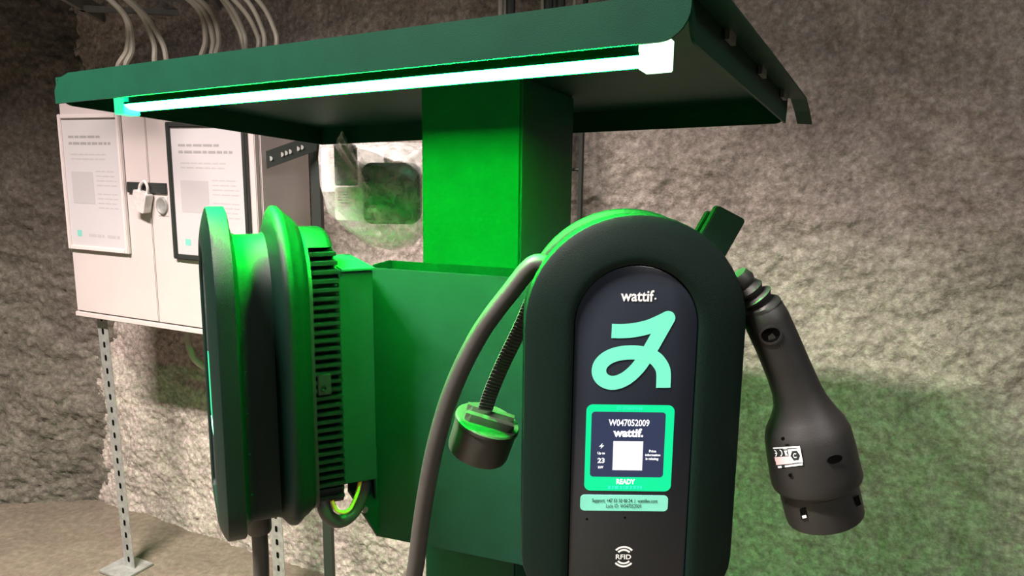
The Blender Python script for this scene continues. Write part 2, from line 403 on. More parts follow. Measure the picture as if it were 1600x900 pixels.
# mint emblem: one brush-like stroke
EM = lambda pts: [F(900+x/5, 440+y/5) for x, y in pts]
def sp2(pts, n=7):
    return [(p.x, p.z) for p in spline([(a, 0, b) for a, b in pts], n)]
wd = 112/5*.000612
b = MB(); 
v_, f_ = ribbon(sp2(EM([(278, 385), (360, 386), (450, 379), (560, 355), (650, 318), (718, 284)])), wd, e1); b.add(v_, f_)
v_, f_ = ribbon(sp2(EM([(718, 284), (655, 395), (590, 510), (540, 592), (475, 680), (400, 748), (325, 784), (262, 788), (208, 762), (180, 714), (188, 655), (235, 602), (315, 566), (420, 552), (520, 560), (605, 590), (655, 640), (682, 705), (681, 828)])), wd, e1-.00003); b.add(v_, f_)
cx, cz = F(900+718/5, 440+284/5)
b.add([(cx+wd/2*math.cos(2*PI*k/20), e1-.00001, cz+wd/2*math.sin(2*PI*k/20)) for k in range(20)], [tuple(range(20))])
b.build('emblem', M_TEAL, pn1, smooth=False)
# the lit screen
x0, x1, z0, z1 = Fr(914.5, 632.5, 1051, 767)
def shear_x(z): return (z-z0)/(z1-z0)
scr = plate('screen', rrect(x0, x1, z0, z1, .0062), fy+.0005, e1, M_SCRG, ch1, False)
scr['label'] = 'lit green-bordered status screen'
i0, i1, j0, j1 = Fr(923, 643.5, 1038, 745)
plate('screen_inner_field', rrect(i0, i1, j0, j1, .0032), e1, e1-.0001, M_SCRN, scr, False)
def st(name, s, px0, py0, px1, py1, m_=M_SCRW, bold=.015, y=e1-.0003, par=scr):
    a0, a1, c0, c1 = Fr(px0, py0, px1, py1); return text(name, s, a0, a1, c0, c1, y, m_, par, bold)
st('screen_id', 'ID: 37G03H166', 964, 634.5, 1004, 640, M_SCRC, .01)
st('screen_number', 'W047052009', 951, 655, 1014.5, 665.5, M_SCRW, .018)
st('screen_brand', 'wattif.', 958, 669, 1005, 682.5, M_SCRW, .04)
st('screen_up_to', 'Up to', 933.5, 705.5, 945, 710.5, M_SCRW, .03)
st('screen_power', '23', 933.5, 715, 944.5, 723, M_SCRW, .03)
st('screen_unit', 'kW', 934.5, 727.5, 942.5, 731.5, M_SCRW, .03)
st('screen_price', 'Price', 1014, 702.5, 1025, 706.5, M_SCRW, .03)
st('screen_information', 'information', 1008, 708.5, 1031.5, 712.3, M_SCRW, .03)
st('screen_missing', 'is missing', 1008.5, 714.5, 1028.5, 719.5, M_SCRW, .03)
st('screen_state', 'READY', 963, 748, 992, 756, M_SCRW, .03)
bl = [(941.5, 692), (936, 697.3), (939.6, 697.3), (938.2, 700.8), (944, 695.4), (940.4, 695.4)]
MB().add([(F(*p)[0], e1-.0003, F(*p)[1]) for p in bl], [tuple(range(6))]).build('screen_bolt_icon', M_SCRW, scr, smooth=False)
a0, a1, c0, c1 = Fr(957.5, 689, 1004, 734.5)
plate('screen_light_square', [(a0, c0), (a1, c0), (a1, c1), (a0, c1)], e1-.0001, e1-.0002, mat('screen_pale_square', (.4, .4, .4), .4, emit=(.52, .54, .62), estr=1.0), scr, False)
b = MB(); xx = 950
for wpx in (5, 3, 7, 4, 2, 6, 4, 5, 3, 4):
    a0, a1, c0, c1 = Fr(xx, 758.5, xx+wpx*.8, 763.5); b.add([(a0, e1-.0003, c0), (a1, e1-.0003, c0), (a1, e1-.0003, c1), (a0, e1-.0003, c1)], [(0, 1, 2, 3)]); xx += wpx+1.2
b.build('screen_faint_line', M_SCRC, scr, smooth=False)
# support label
x0, x1, z0, z1 = Fr(906.5, 773.5, 1043.5, 798)
lab = plate('support_label', rrect(x0, x1, z0, z1, .0042), fy+.0004, e1, M_TEAL2, ch1, False); lab['label'] = 'mint support sticker below the screen'
st('support_line', 'Support: +47 55 50 00 24  |  wattifev.com', 925, 779, 1027, 786.3, M_INK, .012, e1-.0003, lab)
st('lade_id_line', 'Lade ID: W047052009', 947, 787.2, 1002, 793, M_INK, .0, e1-.0003, lab)
# contactless symbol
st('rfid_lettering', 'RFID', 962, 866, 986, 873.5, M_WHITEP, .02, e1, pn1)
cx, cz = F(974.5, 869.5); s_ = .000612
b = MB()
for rr in (17.0, 11.8):
    for a0 in (90, 270):
        v_, f_ = ribbon([(cx+rr*s_*math.cos(R(a0-50+100*k/12)), cz+rr*s_*math.sin(R(a0-50+100*k/12))) for k in range(13)], 3.2*s_, e1); b.add(v_, f_)
b.build('rfid_waves', M_WHITEP, pn1, smooth=False)
for px, py in ((917, 811), (976.5, 809)):
    cx, cz = F(px, py)
    MB().loft([[(cx+.0011*math.cos(2*PI*k/12), y, cz+.0011*math.sin(2*PI*k/12)) for k in range(12)] for y in (fy+.0004, fy-.00025)]).build('sensor_hole', M_HOLE, pn1)
# hanger tabs on the rear shell, upper right
def oriented_box(name, c, ax, az, hx, hz, y0, y1, material, parent, r=.004):
    ax = Vector(ax).normalized(); az = Vector((-ax.z, 0, ax.x))
    poly = rrect(-hx, hx, -hz, hz, r)
    fn = lambda y: (lambda x, z: Vector(c) + ax*x + az*z + Vector((0, y, 0)))
    return MB().prism(poly, fn(y0), fn(y1)).build(name, material, parent, bevel=.0012)
p = aty(1119, 371, .765); c = (p.x-RX, 0, p.z-RZ)
oriented_box('cable_hook', c, (1, 0, -.5), None, 0.0165, .029, .069, .082, M_BODY, ch1)
p = aty(1098, 369, .795); c = (p.x-RX, 0, p.z-RZ)
oriented_box('cable_hook', c, (1, 0, -.5), None, .011, .026, .094, .106, M_BODY, ch1)
# mounting box behind it
MB().box(-.06, .06, .140, .162, -.33, -.07).build('mounting_box', M_STEEL, ch1, bevel=.001)

# left charger, seen from its side
LX, LY, LZ, LA_ = -.3623, .885, 1.2875, R(-65)
ch2 = thing('charger_unit', 'black finned wall charger seen from its side, left of the post', 'charger', (LX, LY, LZ), LA_)
fs2, pn2 = make_charger(ch2)
plate('screen', rrect(-.043, .040, -.265, -.183, .006), fy+.0005, e1, M_SCRG, ch2, False)
plate('support_label', rrect(-.048, .036, -.285, -.270, .004), fy+.0004, e1, M_TEAL2, ch2, False)
MB().box(-.066, .066, .140, .182, -.345, -.074).build('mounting_box', M_BRACKET, ch2, bevel=.001)
MB().box(-.069, .069, .144, .185, -.0755, -.0725).build('mounting_box_lid', M_STEEL, ch2, bevel=.0005)
# little snap tabs along the groove
for z in (-.135, -.185, -.235, -.285, -.335):
    MB().box(HW-.0345, HW-.0325, (.0262)*TS, .029*TS, z-.001, z+.001).build('snap_tab', M_STEEL, ch2, bevel=.0003)
MB().box(HW-.031, HW-.0265, .110, .126, -.222, -.196).build('latch_block', M_BLACK, ch2, bevel=.001)
b = MB(); b.loft([[(HW-.0268+dx, .117+rr*math.cos(2*PI*k/12), -.213+rr*math.sin(2*PI*k/12)) for k in range(12)] for dx, rr in ((0, .0032), (.002, .0032), (.002, .0022), (.001, .0015))]); b.build('screw_head', M_BODY, ch2)
# supply lead and earth wire behind the heat sink
Lm = root_mat(ch2)
def lw(x, y, z): return Vector((x, y, z))
MB().tube(spline([lw(.05, .115, -.355), lw(.058, .118, -.382), lw(.056, .135, -.398), lw(.05, .156, -.390), lw(.048, .168, -.362), lw(.045, .170, -.340)]), .0085, 12).build('supply_lead', M_CABLE, ch2)
MB().tube(spline([lw(.064, .125, -.364), lw(.067, .131, -.378), lw(.066, .145, -.380), lw(.062, .157, -.362), lw(.058, .164, -.340)]), .0024, 10).build('earth_wire', M_YELLOW, ch2)
# gusset joining the left charger mount with the bracket plate
A1 = Lm @ Vector((.052, .165, -.325)); A2 = Lm @ Vector((.052, .165, -.20))
g0 = Vector((BL.x, BL.y, bz0)); g1 = Vector((BL.x, BL.y, bz1-.02))
off = Vector((.9, -.1, 0)).normalized()*.0015
b = MB()
P = [aty(590, 838, .968), aty(588, 700, .968), aty(545, 700, .92), aty(545, 768, .92)]
b.loft([[q-off for q in P], [q+off for q in P]]).build('side_gusset', M_BRACKET, station, world=True, smooth=False)
q = aty(566, 795, .942); n_ = (CAM-q).normalized(); n_.z = 0; n_.normalize()
MB().tube([q+off, q+off*3+n_*.003], .0045, 12).build('gusset_bolt', M_BRASS, station, world=True)
P = [Lm @ Vector((.05, .182, -.09)), Lm @ Vector((.05, .182, -.32)), Vector((BL.x+.0, BL.y, bz0+.05)), Vector((BL.x, BL.y, bz1-.012))]
off2 = Vector((.001, .001, 0))
MB().loft([[q-off2 for q in P], [q+off2 for q in P]]).build('bracket_arm_plate', M_BRACKET, station, world=True, smooth=False)

# ------------------------------------------------------------------ charging cable of the right charger
cab = thing('charging_cable', 'thick black charging cable looped over the front charger, plug and cap hanging', 'cable', (RX, RY, RZ-.5))
gy = RY+.043
arc = []
rg = HW-.034+.010
for k in range(13):
    a = R(152 - k*(152-14)/12); arc.append(Vector((RX+rg*math.cos(a), gy, RZ-HW+rg*math.sin(a))))
low = [Vector((RX, gy, RZ-HH-.022)), Vector((RX, gy-.002, RZ-HH-.09)), Vector((RX-.02, gy-.01, RZ-HH-.18)), Vector((RX-.10, gy+.01, RZ-HH-.22)), Vector((RX-.19, gy+.05, RZ-HH-.15)), aty(650, 930, .80), aty(652, 868, .795), aty(664, 780, .782), aty(682, 690, .768), aty(709, 604, .757), aty(748, 524, .748), aty(796, 458, .741), aty(838, 412, .736)]
pts = low + arc
MB().tube(spline(pts, 8), .0098, 16).build('cable', M_CABLE, cab, world=True)
# plug hanging at the right
PD = .715
def pp(x, y): return aty(x, y, PD)
sec = [((1152, 428), 15), ((1160, 438), 19), ((1165, 444), 16), ((1170, 452), 23), ((1176, 459), 17), ((1179, 464), 28), ((1185, 471), 21), ((1187, 476), 31), ((1190, 481), 32)]
s0 = PD/FPX*1.03
def loft_secs(secs, n=28, ey=1.0):
    cs = [pp(*c) for c, r in secs]; rings = []
    for i, (c, r) in enumerate(secs):
        t = (cs[min(i+1, len(cs)-1)] - cs[max(i-1, 0)]).normalized()
        e2_ = Vector((0, -1, 0)); e1_ = t.cross(e2_).normalized(); e2_ = e1_.cross(t).normalized()
        rings.append([cs[i] + e1_*(r*s0*math.cos(2*PI*k/n)) + e2_*(ey*r*s0*math.sin(2*PI*k/n)) for k in range(n)])
    return rings
plug_secs = [((1188, 479), 29), ((1190, 483), 32.5), ((1198, 500), 34.5), ((1214, 535), 34.5), ((1231, 575), 35), ((1243, 606), 37), ((1250, 627), 41), ((1255, 646), 51), ((1258, 660), 60), ((1261, 674), 65.5), ((1266, 700), 68), ((1272, 730), 69.5), ((1275.5, 746), 70), ((1276.3, 750), 68.5), ((1276.8, 752), 62)]
plug = MB().loft(loft_secs(plug_secs)).build('plug', M_PLUG, cab, world=True, ang=50)
MB().loft(loft_secs(sec, 20)).build('strain_relief', M_PLUG, plug, world=True, ang=50)
col_secs = [((1276, 748), 61), ((1279.5, 765), 61), ((1288, 800), 60.5), ((1289, 804), 60), ((1289, 804), 54), ((1286, 792), 53.5)]
rg_ = loft_secs(col_secs[:4]);
t_ = (pp(1289, 804)-pp(1276, 748)).normalized()
cend = pp(1289, 804)
inner = [[cend + (q-cend)*.88 for q in rg_[3]], [cend + (q-cend)*.86 - t_*.02 for q in rg_[3]]]
collar = MB().loft(rg_ + inner).build('plug_collar', M_PLUG, cab, world=True, ang=50)
# surface mapping on the plug body for recesses, label and marks
body = plug_secs[10:13]
rings_b = loft_secs(body, 4)
ca, cb = pp(*body[0][0]), pp(*body[2][0]); tb = (cb-ca).normalized()
E2 = Vector((0, -1, 0)); E1 = tb.cross(E2).normalized(); E2 = E1.cross(tb).normalized()
if E1.x < 0: E1 = -E1
def on_body(px, py, lift, ca=ca, cb=cb, ra=68*s0, rb=70*s0):
    """the point of the plug's surface seen at a pixel, lifted along its normal"""
    d = ray(px, py).normalized(); ax = tb
    w_ = CAM-ca
    lo = .4; best = None
    for k in range(400):
        q = CAM + d*(.6 + .3*k/400); s = (q-ca).dot(ax); r_ = ((q-ca)-ax*s).length
        rr = ra + (rb-ra)*s/(cb-ca).length
        if r_ <= rr:
            n = ((q-ca)-ax*s).normalized(); return ca + ax*s + n*(rr+lift)
    return CAM + d*.7
def on_patch(name, corners, lift, material, parent, nx=8, nz=5, thick=.0004):
    vs = []; fs = []
    (ax_, ay_), (bx_, by_), (cx_, cy_), (dx_, dy_) = corners
    for j in range(nz+1):
        for i in range(nx+1):
            u, v = i/nx, j/nz
            x = (ax_*(1-u)+bx_*u)*(1-v) + (dx_*(1-u)+cx_*u)*v; y = (ay_*(1-u)+by_*u)*(1-v) + (dy_*(1-u)+cy_*u)*v
            vs.append(on_body(x, y, lift))
    for j in range(nz):
        for i in range(nx):
            a = j*(nx+1)+i; fs.append((a, a+1, a+nx+2, a+nx+1))
    return MB().add(vs, fs).build(name, material, parent, world=True, ang=60)
LQ = [(1208.5, 699), (1250, 697), (1256, 727), (1214, 731.5)]
def lq(u, v):
    (ax_, ay_), (bx_, by_), (cx_, cy_), (dx_, dy_) = LQ
    return ((ax_*(1-u)+bx_*u)*(1-v) + (dx_*(1-u)+cx_*u)*v, (ay_*(1-u)+by_*u)*(1-v) + (dy_*(1-u)+cy_*u)*v)
rl = on_patch('rating_label', LQ, .0003, M_INK, cab); rl['label'] = 'small black and white approval label on the plug'
on_patch('label_white_field', [lq(.53, .13), lq(1, .08), lq(1, .82), lq(.53, .82)], .0005, M_WHITEP, rl)
on_patch('label_pink_field', [lq(0, .46), lq(.60, .46), lq(.60, .84), lq(.02, .84)], .00055, M_CARD2, rl)
on_patch('label_top_line', [lq(0, .0), lq(1, -.02), lq(1, .06), lq(0, .06)], .0005, M_WHITEP, rl)
on_patch('label_bottom_line', [lq(.32, .9), lq(.98, .86), lq(.96, .97), lq(.32, .99)], .0005, M_WHITEP, rl, 8, 2)
on_patch('label_bottom_block', [lq(.06, .9), lq(.2, .9), lq(.2, 1.0), lq(.06, 1.0)], .0005, M_WHITEP, rl, 3, 2)
hx = [on_body(*lq(.77 + .17*math.cos(R(60*k)), .44 + .27*math.sin(R(60*k))), .0008) for k in range(6)]
MB().add(hx, [tuple(range(6))]).build('label_hexagon', M_INK, rl, world=True, smooth=False)
def arc_on(cu, cv, ru, rv, a0, a1, wdt, lift):
    vs = []; fs = []
    for k in range(11):
        a = R(a0+(a1-a0)*k/10)
        for q in (1, 1-wdt): vs.append(on_body(*lq(cu+ru*q*math.cos(a), cv+rv*q*math.sin(a)), lift))
    for k in range(10): fs.append((2*k, 2*k+1, 2*k+3, 2*k+2))
    return vs, fs
b = MB()
b.add(*arc_on(.77, .44, .075, .12, 45, 315, .35, .0011)); b.build('label_hexagon_letter', M_WHITEP, rl, world=True, smooth=False)
b = MB()
b.add(*arc_on(.03, .27, .095, .17, -80, 80, .3, .0007)); b.add(*arc_on(.22, .27, .10, .17, -80, 80, .3, .0007))
b.add([on_body(*lq(u, v), .0007) for u, v in ((.05, .25), (.11, .25), (.11, .30), (.05, .30))], [(0, 1, 2, 3)])
b.add([on_body(*lq(u, v), .0007) for u, v in ((.40, .16), (.52, .16), (.42, .42), (.50, .42))], [(0, 1, 2), (3, 2, 0)][:1]); 
b.add([on_body(*lq(u, v), .0007) for u, v in ((.40, .42), (.46, .25), (.52, .42))], [(0, 1, 2)])
b.add([on_body(*lq(u, v), .0007) for u, v in ((.38, .07), (.52, .07), (.52, .11), (.38, .11))], [(0, 1, 2, 3)])
b.build('label_marks', M_WHITEP, rl, world=True, smooth=False)
def recess(name, px, py, rx, ry, rot, parent, lift=.0012):
    vs = [on_body(px + rx*math.cos(a)*math.cos(rot) - ry*math.sin(a)*math.sin(rot), py + rx*math.cos(a)*math.sin(rot) + ry*math.sin(a)*math.cos(rot), lift) for a in [2*PI*k/18 for k in range(18)]]
    MB().add(vs, [tuple(range(18))]).build(name, M_HOLE, parent, world=True, smooth=False)
recess('oval_recess', 1303, 717, 12, 6.5, R(-14), plug)
recess('pin_hole', 1224.5, 684.5, 3, 3, 0, plug); recess('pin_hole', 1236, 741.5, 3, 3, 0, plug)
# handle screw recess with its rim, and the long seam
hA, hB = pp(1198, 500), pp(1231, 575); ht = (hB-hA).normalized(); hE2 = Vector((0, -1, 0)); hE1 = ht.cross(hE2).normalized(); hE2 = hE1.cross(ht).normalized()
if hE1.x < 0: hE1 = -hE1
def on_handle(s, ang, lift): return hA + ht*s + (hE1*math.sin(ang) + hE2*math.cos(ang))*(34.6*s0+lift)
def hring(rs, ra, lift): return [on_handle(.008 + rs*math.cos(2*PI*k/18), R(-18) + ra*math.sin(2*PI*k/18), lift) for k in range(18)]
MB().loft([hring(.0095, .50, .0002), hring(.0095, .50, .0012), hring(.0075, .40, .0012), hring(.0072, .38, -.0002)], False, False).build('screw_rim', M_PLUG, plug, world=True)
MB().add(hring(.0076, .41, .0009), [tuple(range(18))]).build('screw_recess', M_HOLE, plug, world=True, smooth=False)
MB().tube([on_handle(.018+.0075*k, R(-6)+R(1.5)*k, -.0002) for k in range(7)], .0007, 6).build('seam', M_PLUG, plug, world=True)
# slots in the collar
t2 = (pp(1288, 800)-pp(1279.5, 765)).normalized()
def on_col(px, py, lift):
    return on_body(px, py, lift, pp(1279.5, 765), pp(1288, 800), 61*s0, 60.5*s0)
for quad in ([(1250, 795), (1259, 793), (1262, 809), (1253, 811)], [(1333, 776), (1340, 773), (1344, 788), (1337, 791)]):
    MB().add([on_col(x, y, .0009) for x, y in quad], [(0, 1, 2, 3)]).build('slot', M_HOLE, collar, world=True, smooth=False)
MB().add([on_col(x, y, .0013) for x, y in [(1254, 805), (1260, 803.5), (1261.5, 807.5), (1255.5, 809)]], [(0, 1, 2, 3)]).build('painted_slot_glint', M_WHITEP, collar, world=True, smooth=False)  # white patch painted as a glint in the slot
MB().add([on_col(x, y, .0009) for x, y in [(1240, 765.5), (1255, 763), (1258, 775), (1243, 777.5)]], [(0, 1, 2, 3)]).build('embossed_mark', M_SMOKE, collar, world=True, smooth=False)
# dust cap on its woven strap
cc = aty(757, 672, .795); cax = Vector((.30, -.16, 1)).normalized()
ce1 = Vector((1, 0, -.30)).normalized(); ce1 = (ce1-cax*ce1.dot(cax)).normalized(); ce2 = cax.cross(ce1)
def cap_ring(h, r, n=36): return [cc + cax*h + ce1*(r*math.cos(2*PI*k/n)) + ce2*(r*math.sin(2*PI*k/n)) for k in range(n)]
cap = MB().loft([cap_ring(-.027, .0315), cap_ring(-.028, .0335), cap_ring(-.025, .0345), cap_ring(.008, .0352), cap_ring(.009, .0368), cap_ring(.0125, .0368), cap_ring(.014, .0352)]).build('dust_cap', M_CABLE, cab, world=True, ang=40)
dirr = (ce1*.95 - ce2*.0).normalized(); dn2 = cax.cross(dirr)
def cq(x, y, h): return cc + dirr*x + dn2*y + cax*h
b = MB()
for yy in (-.010, .0095):
    b.loft([[cq(x, yy+s_*wdt, .0135+hh) for s_, hh in ((-.0075, 0), (-.004, .008), (.004, .008), (.0075, 0))] for x, wdt in ((-.026, .7), (-.02, 1), (.022, 1), (.028, .8))])
b.build('cap_grip', M_CABLE, cap, world=True, smooth=False)
b = MB(); b.loft([[cq(.0285+dx, -.010+rr*math.cos(2*PI*k/12), .0175+rr*math.sin(2*PI*k/12)) for k in range(12)] for dx, rr in ((0, .002), (.0006, .002))]); b.build('cap_grip_hole', M_HOLE, cap, world=True)
sp_ = spline([aty(848, 436, .765), aty(832, 468, .768), aty(815, 508, .775), aty(787, 566, .786), aty(768, 610, .792), aty(758, 640, .795)], 8)
vs = []; fs = []
for i, q in enumerate(sp_):
    t = (sp_[min(i+1, len(sp_)-1)]-sp_[max(i-1, 0)]).normalized(); sdv = t.cross(Vector((.25, -1, 0))).normalized(); nn = sdv.cross(t)
    if nn.y > 0: nn = -nn
    hwid = .0084
    for a, bb in ((-1, 1), (1, 1), (1, -1), (-1, -1)): vs.append(q + sdv*(a*hwid) + nn*(bb*.0006))
strap = MB().loft([vs[4*i:4*i+4] for i in range(len(sp_))]).build('strap', M_STRAP, cab, world=True, smooth=False)
# woven cross ribs of the strap
acc = 0
dense = spline(sp_, 3)
b = MB(); last = None; 
for i in range(1, len(dense)-1):
    acc += (dense[i]-dense[i-1]).length
    if acc < .0034: continue
    acc = 0
    q = dense[i]; t = (dense[i+1]-dense[i-1]).normalized(); sdv = t.cross(Vector((.25, -1, 0))).normalized(); nn = sdv.cross(t)
    if nn.y > 0: nn = -nn
    q = q + nn*.0007
    b.hexa([q+sdv*.0084-t*.0010, q-sdv*.0084-t*.0010, q-sdv*.0084+t*.0010, q+sdv*.0084+t*.0010] + [q+sdv*.0082-t*.0005+nn*.0007, q-sdv*.0082-t*.0005+nn*.0007, q-sdv*.0082+t*.0005+nn*.0007, q+sdv*.0082+t*.0005+nn*.0007])
o = b.build('strap_ribs', M_STRAP, strap, world=True, smooth=False); o['kind'] = 'stuff'

# cable of the left charger
lc = thing('charging_cable', 'black charging cable leaving the underside of the finned charger', 'cable', Lm @ Vector((0, .043, -HH-.3)))
c0 = Lm @ Vector((0, .043, -HH-.018))
lead = MB().tube(spline([c0, c0+Vector((0, 0, -.06)), c0+Vector((-.006, 0, -.2)), c0+Vector((-.012, .02, -.45)), c0+Vector((-.02, .05, -.72)), c0+Vector((.0, .12, -.845)), c0+Vector((.10, .24, -.878)), c0+Vector((.16, .36, -.878))], 8), 0.0102, 14).build('cable', M_CABLE, lc, world=True)

# ------------------------------------------------------------------ electrical cabinet
KA = aty(122, 490, 2.294); KYAW = R(-25.3)
kd = Vector((math.cos(KYAW), math.sin(KYAW), 0)); kb = Vector((-math.sin(KYAW), math.cos(KYAW), 0))
KW, KD, KH = .765, .20, .66
kz0 = KA.z
cabn = thing('electrical_cabinet', 'white steel electrical cabinet with two doors on perforated legs', 'cabinet', (KA.x, KA.y, kz0), KYAW)
KI = root_mat(cabn).inverted()
def K(px, py, off=0):
    p = atp(px, py, KA + kb*off, kb); q = KI @ p; return (q.x, q.z)
MB().box(0, KW, .012, KD, 0, KH).build('body', M_CAB, cabn, bevel=.003)
seam = K(236, 300)[0]
d1 = MB().box(.004, seam-.0015, -.004, .011, .012, KH-.004).build('door', M_CAB, cabn, bevel=.002)
d2 = MB().box(seam+.0015, KW-.004, -.004, .011, .012, KH-.004).build('door', M_CAB, cabn, bevel=.002)
MB().box(-.004, KW+.004, -.006, .02, -.006, .009).build('bottom_lip', M_CAB, cabn, bevel=.002)
hx0, hz1 = K(203, 284); hx1, hz0 = K(264, 303)
hasp = MB().box(hx0, (hx0+hx1)/2-.002, -.012, -.003, hz0, hz1).build('hasp_bar', M_POSTB, d1, bevel=.001)
MB().box((hx0+hx1)/2+.002, hx1, -.010, -.003, hz0, hz1).build('hasp_bar', M_POSTB, d2, bevel=.001)
lx, lz = K(257, 321)
MB().box(lx-.022, lx+.02, -.0055, -.003, lz-.03, lz+.024).build('lock_escutcheon', M_CAB, d2, bevel=.001)
MB().loft([[(lx+rr*math.cos(2*PI*k/20), y, lz+1.15*rr*math.sin(2*PI*k/20)) for k in range(20)] for y, rr in ((-.005, .021), (-.011, .021), (-.012, .018), (-.010, .014), (-.008, .008))]).build('lock_cylinder', M_GALV, d2)
# padlock hanging on the hasp
px_, pz_ = K(229, 312)
pl = thing('padlock', 'chrome padlock hanging from the black hasp of the white cabinet', 'padlock', root_mat(cabn) @ Vector((px_, -.02, pz_-.03)), KYAW)
b = MB(); ca_, sa_ = math.cos(R(-17)), math.sin(R(-17))
rot = lambda x, z: (x*ca_-z*sa_, x*sa_+z*ca_)
def pbx(x0, x1, y0, y1, z0, z1):
    P = [rot(x, z) for x, z in ((x0, z0), (x1, z0), (x1, z1), (x0, z1))]
    return [(P[0][0], y0, P[0][1]), (P[1][0], y0, P[1][1]), (P[1][0], y1, P[1][1]), (P[0][0], y1, P[0][1])] , [(P[3][0], y0, P[3][1])]
poly = [rot(x, z) for x, z in rrect(-.026, .026, .0, .056, .006)]
plate('padlock_body', poly, -.014, .010, M_CHROME, pl)
MB().tube(spline([(*rot(-.015, .05)[:1], -.002, rot(-.015, .05)[1]), (rot(-.015, .072)[0], -.002, rot(-.015, .072)[1]), (rot(0, .086)[0], -.002, rot(0, .086)[1]), (rot(.015, .072)[0], -.002, rot(.015, .072)[1]), (rot(.015, .05)[0], -.002, rot(.015, .05)[1])], 5), .0042, 8).build('shackle', M_CHROME, pl)
# posters in frames on the doors
def poster(label, fmat, qx0, qz1, qx1, qz0, fw_, y0):
    t = thing('poster_frame', label, 'poster', root_mat(cabn) @ Vector((qx0, y0, qz0)), KYAW)
    Wp, Hp = qx1-qx0, qz1-qz0
    for nm, a in (('frame_side', (0, fw_, 0, Hp)), ('frame_side', (Wp-fw_, Wp, 0, Hp)), ('frame_rail', (fw_, Wp-fw_, 0, fw_)), ('frame_rail', (fw_, Wp-fw_, Hp-fw_, Hp))):
        MB().box(a[0], a[1], -.012, -.0005, a[2], a[3]).build(nm, fmat, t, bevel=.002)
    sh = MB().box(fw_*.8, Wp-fw_*.8, -.006, -.001, fw_*.8, Hp-fw_*.8).build('sheet', M_PAPER, t)
    iw, ih = Wp-2*fw_, Hp-2*fw_
    def words(name, rows, material):
        b = MB()
        for (u0, u1, v, h) in rows:
            u = u0; rnd = random.Random(int(v*1000))
            while u < u1-.02:
                wl = min(u1-u, rnd.uniform(.05, .15))
                x0_, x1_ = fw_+iw*u, fw_+iw*(u+wl); z1_ = fw_+ih*(1-v); z0_ = z1_-ih*h
                b.add([(x0_, -.0063, z0_), (x1_, -.0063, z0_), (x1_, -.0063, z1_), (x0_, -.0063, z1_)], [(0, 1, 2, 3)]); u += wl+.018
        o_ = b.build(name, material, sh, smooth=False); o_['kind'] = 'stuff'
    words('heading_print', [(.1, .68, .13, .018), (.1, .86, .18, .020)], M_PRINT)
    words('body_print', [(.12, .76, .27, .010), (.12, .74, .305, .010)] + [(.56, .92, .40+.036*k, .008) for k in range(4)] + [(.56, .92, .575+.036*k, .008) for k in range(4)], M_PRINT2)
    a0_, a1_, b0_, b1_ = fw_+iw*.10, fw_+iw*.50, fw_+ih*(1-.66), fw_+ih*(1-.41)
    plate('pale_square', [(a0_, b0_), (a1_, b0_), (a1_, b1_), (a0_, b1_)], -.0061, -.0064, M_PRINT2, sh, False)
    words('logo_print', [(.33, .62, .90, .022), (.68, .9, .90, .022)], M_PRINT2)
    words('logo_mark', [(.12, .2, .875, .05)], M_GREENP)
    return t
x0, z1 = K(93.5, 181); x1, z0 = K(208, 392)
x0 = K(100, 290)[0]-.002; x1 = K(200, 290)[0]; z1 = K(150, 178)[1]; z0 = K(160, 392)[1]
poster('information poster in a white frame on the left cabinet door', M_POSTW, max(x0, .006), z1, x1, z0, .013, -.0045)
x0 = K(271, 290)[0]; x1 = K(393, 290)[0]; z1 = K(330, 190)[1]; z0 = K(300, 405)[1]
poster('information poster in a black frame on the right cabinet door', M_POSTB, x0, z1, x1, z0, .014, -.0045)
# legs: perforated angle profiles
def leg(top, bot, wv, dv, wa=.030, wb_=.046):
    lg = MB()
    for vec, wd_ in ((wv, wb_), (dv, wa)):
        nrm = vec.cross(Vector((0, 0, 1))).normalized()*.002
        lg.hexa([bot, bot+vec*wd_, bot+vec*wd_+nrm, bot+nrm, top, top+vec*wd_, top+vec*wd_+nrm, top+nrm])
    o = lg.build('leg', M_GALV, cabn, world=True, smooth=False)
    n = 20; hl = MB()
    nrm = wv.cross(Vector((0, 0, 1))).normalized()
    if nrm.y > 0: nrm = -nrm
    for k in range(n):
        c_ = bot + (top-bot)*((k+.7)/n) + wv*(wb_*.5) + nrm*.0026
        poly = rrect(-.005, .005, -.010, .010, .0045, 3)
        hl.add([c_ + wv*x + Vector((0, 0, z)) for x, z in poly], [tuple(range(len(poly)))])
    h_ = hl.build('slot_holes', M_HOLE, o, world=True, smooth=False); h_['kind'] = 'stuff'
    MB().hexa([bot+v_+Vector((0, 0, -.004)) for v_ in (wv*-.05-kb*.06, wv*.07-kb*.06, wv*.07+kb*.05, wv*-.05+kb*.05)] + [bot+v_+Vector((0, 0, .002)) for v_ in (wv*-.05-kb*.06, wv*.07-kb*.06, wv*.07+kb*.05, wv*-.05+kb*.05)]).build('foot_plate', M_GALV, o, world=True, smooth=False)
Mk = root_mat(cabn)
tl = Mk @ Vector((.045, .03, 0)); bl_ = atz(196, 884, .006)
leg(tl, bl_, kd, kb*1.0 - kd*.6)
tr = Mk @ Vector((.655, .09, 0)); br = Vector((tr.x+.01, tr.y, .006))
leg(tr, br, kd, kb*1.0 - kd*.6)
# flexible conduit under the cabinet
q0 = Mk @ Vector((.37, .10, 0))
MB().tube(spline([q0, q0+Vector((-.01, 0, -.05)), q0+Vector((.005, 0, -.12)), q0+Vector((.05, .03, -.17)), q0+Vector((.10, .06, -.19))], 6), .010, 10).build('conduit_bend', M_PALEC, cabn, world=True)
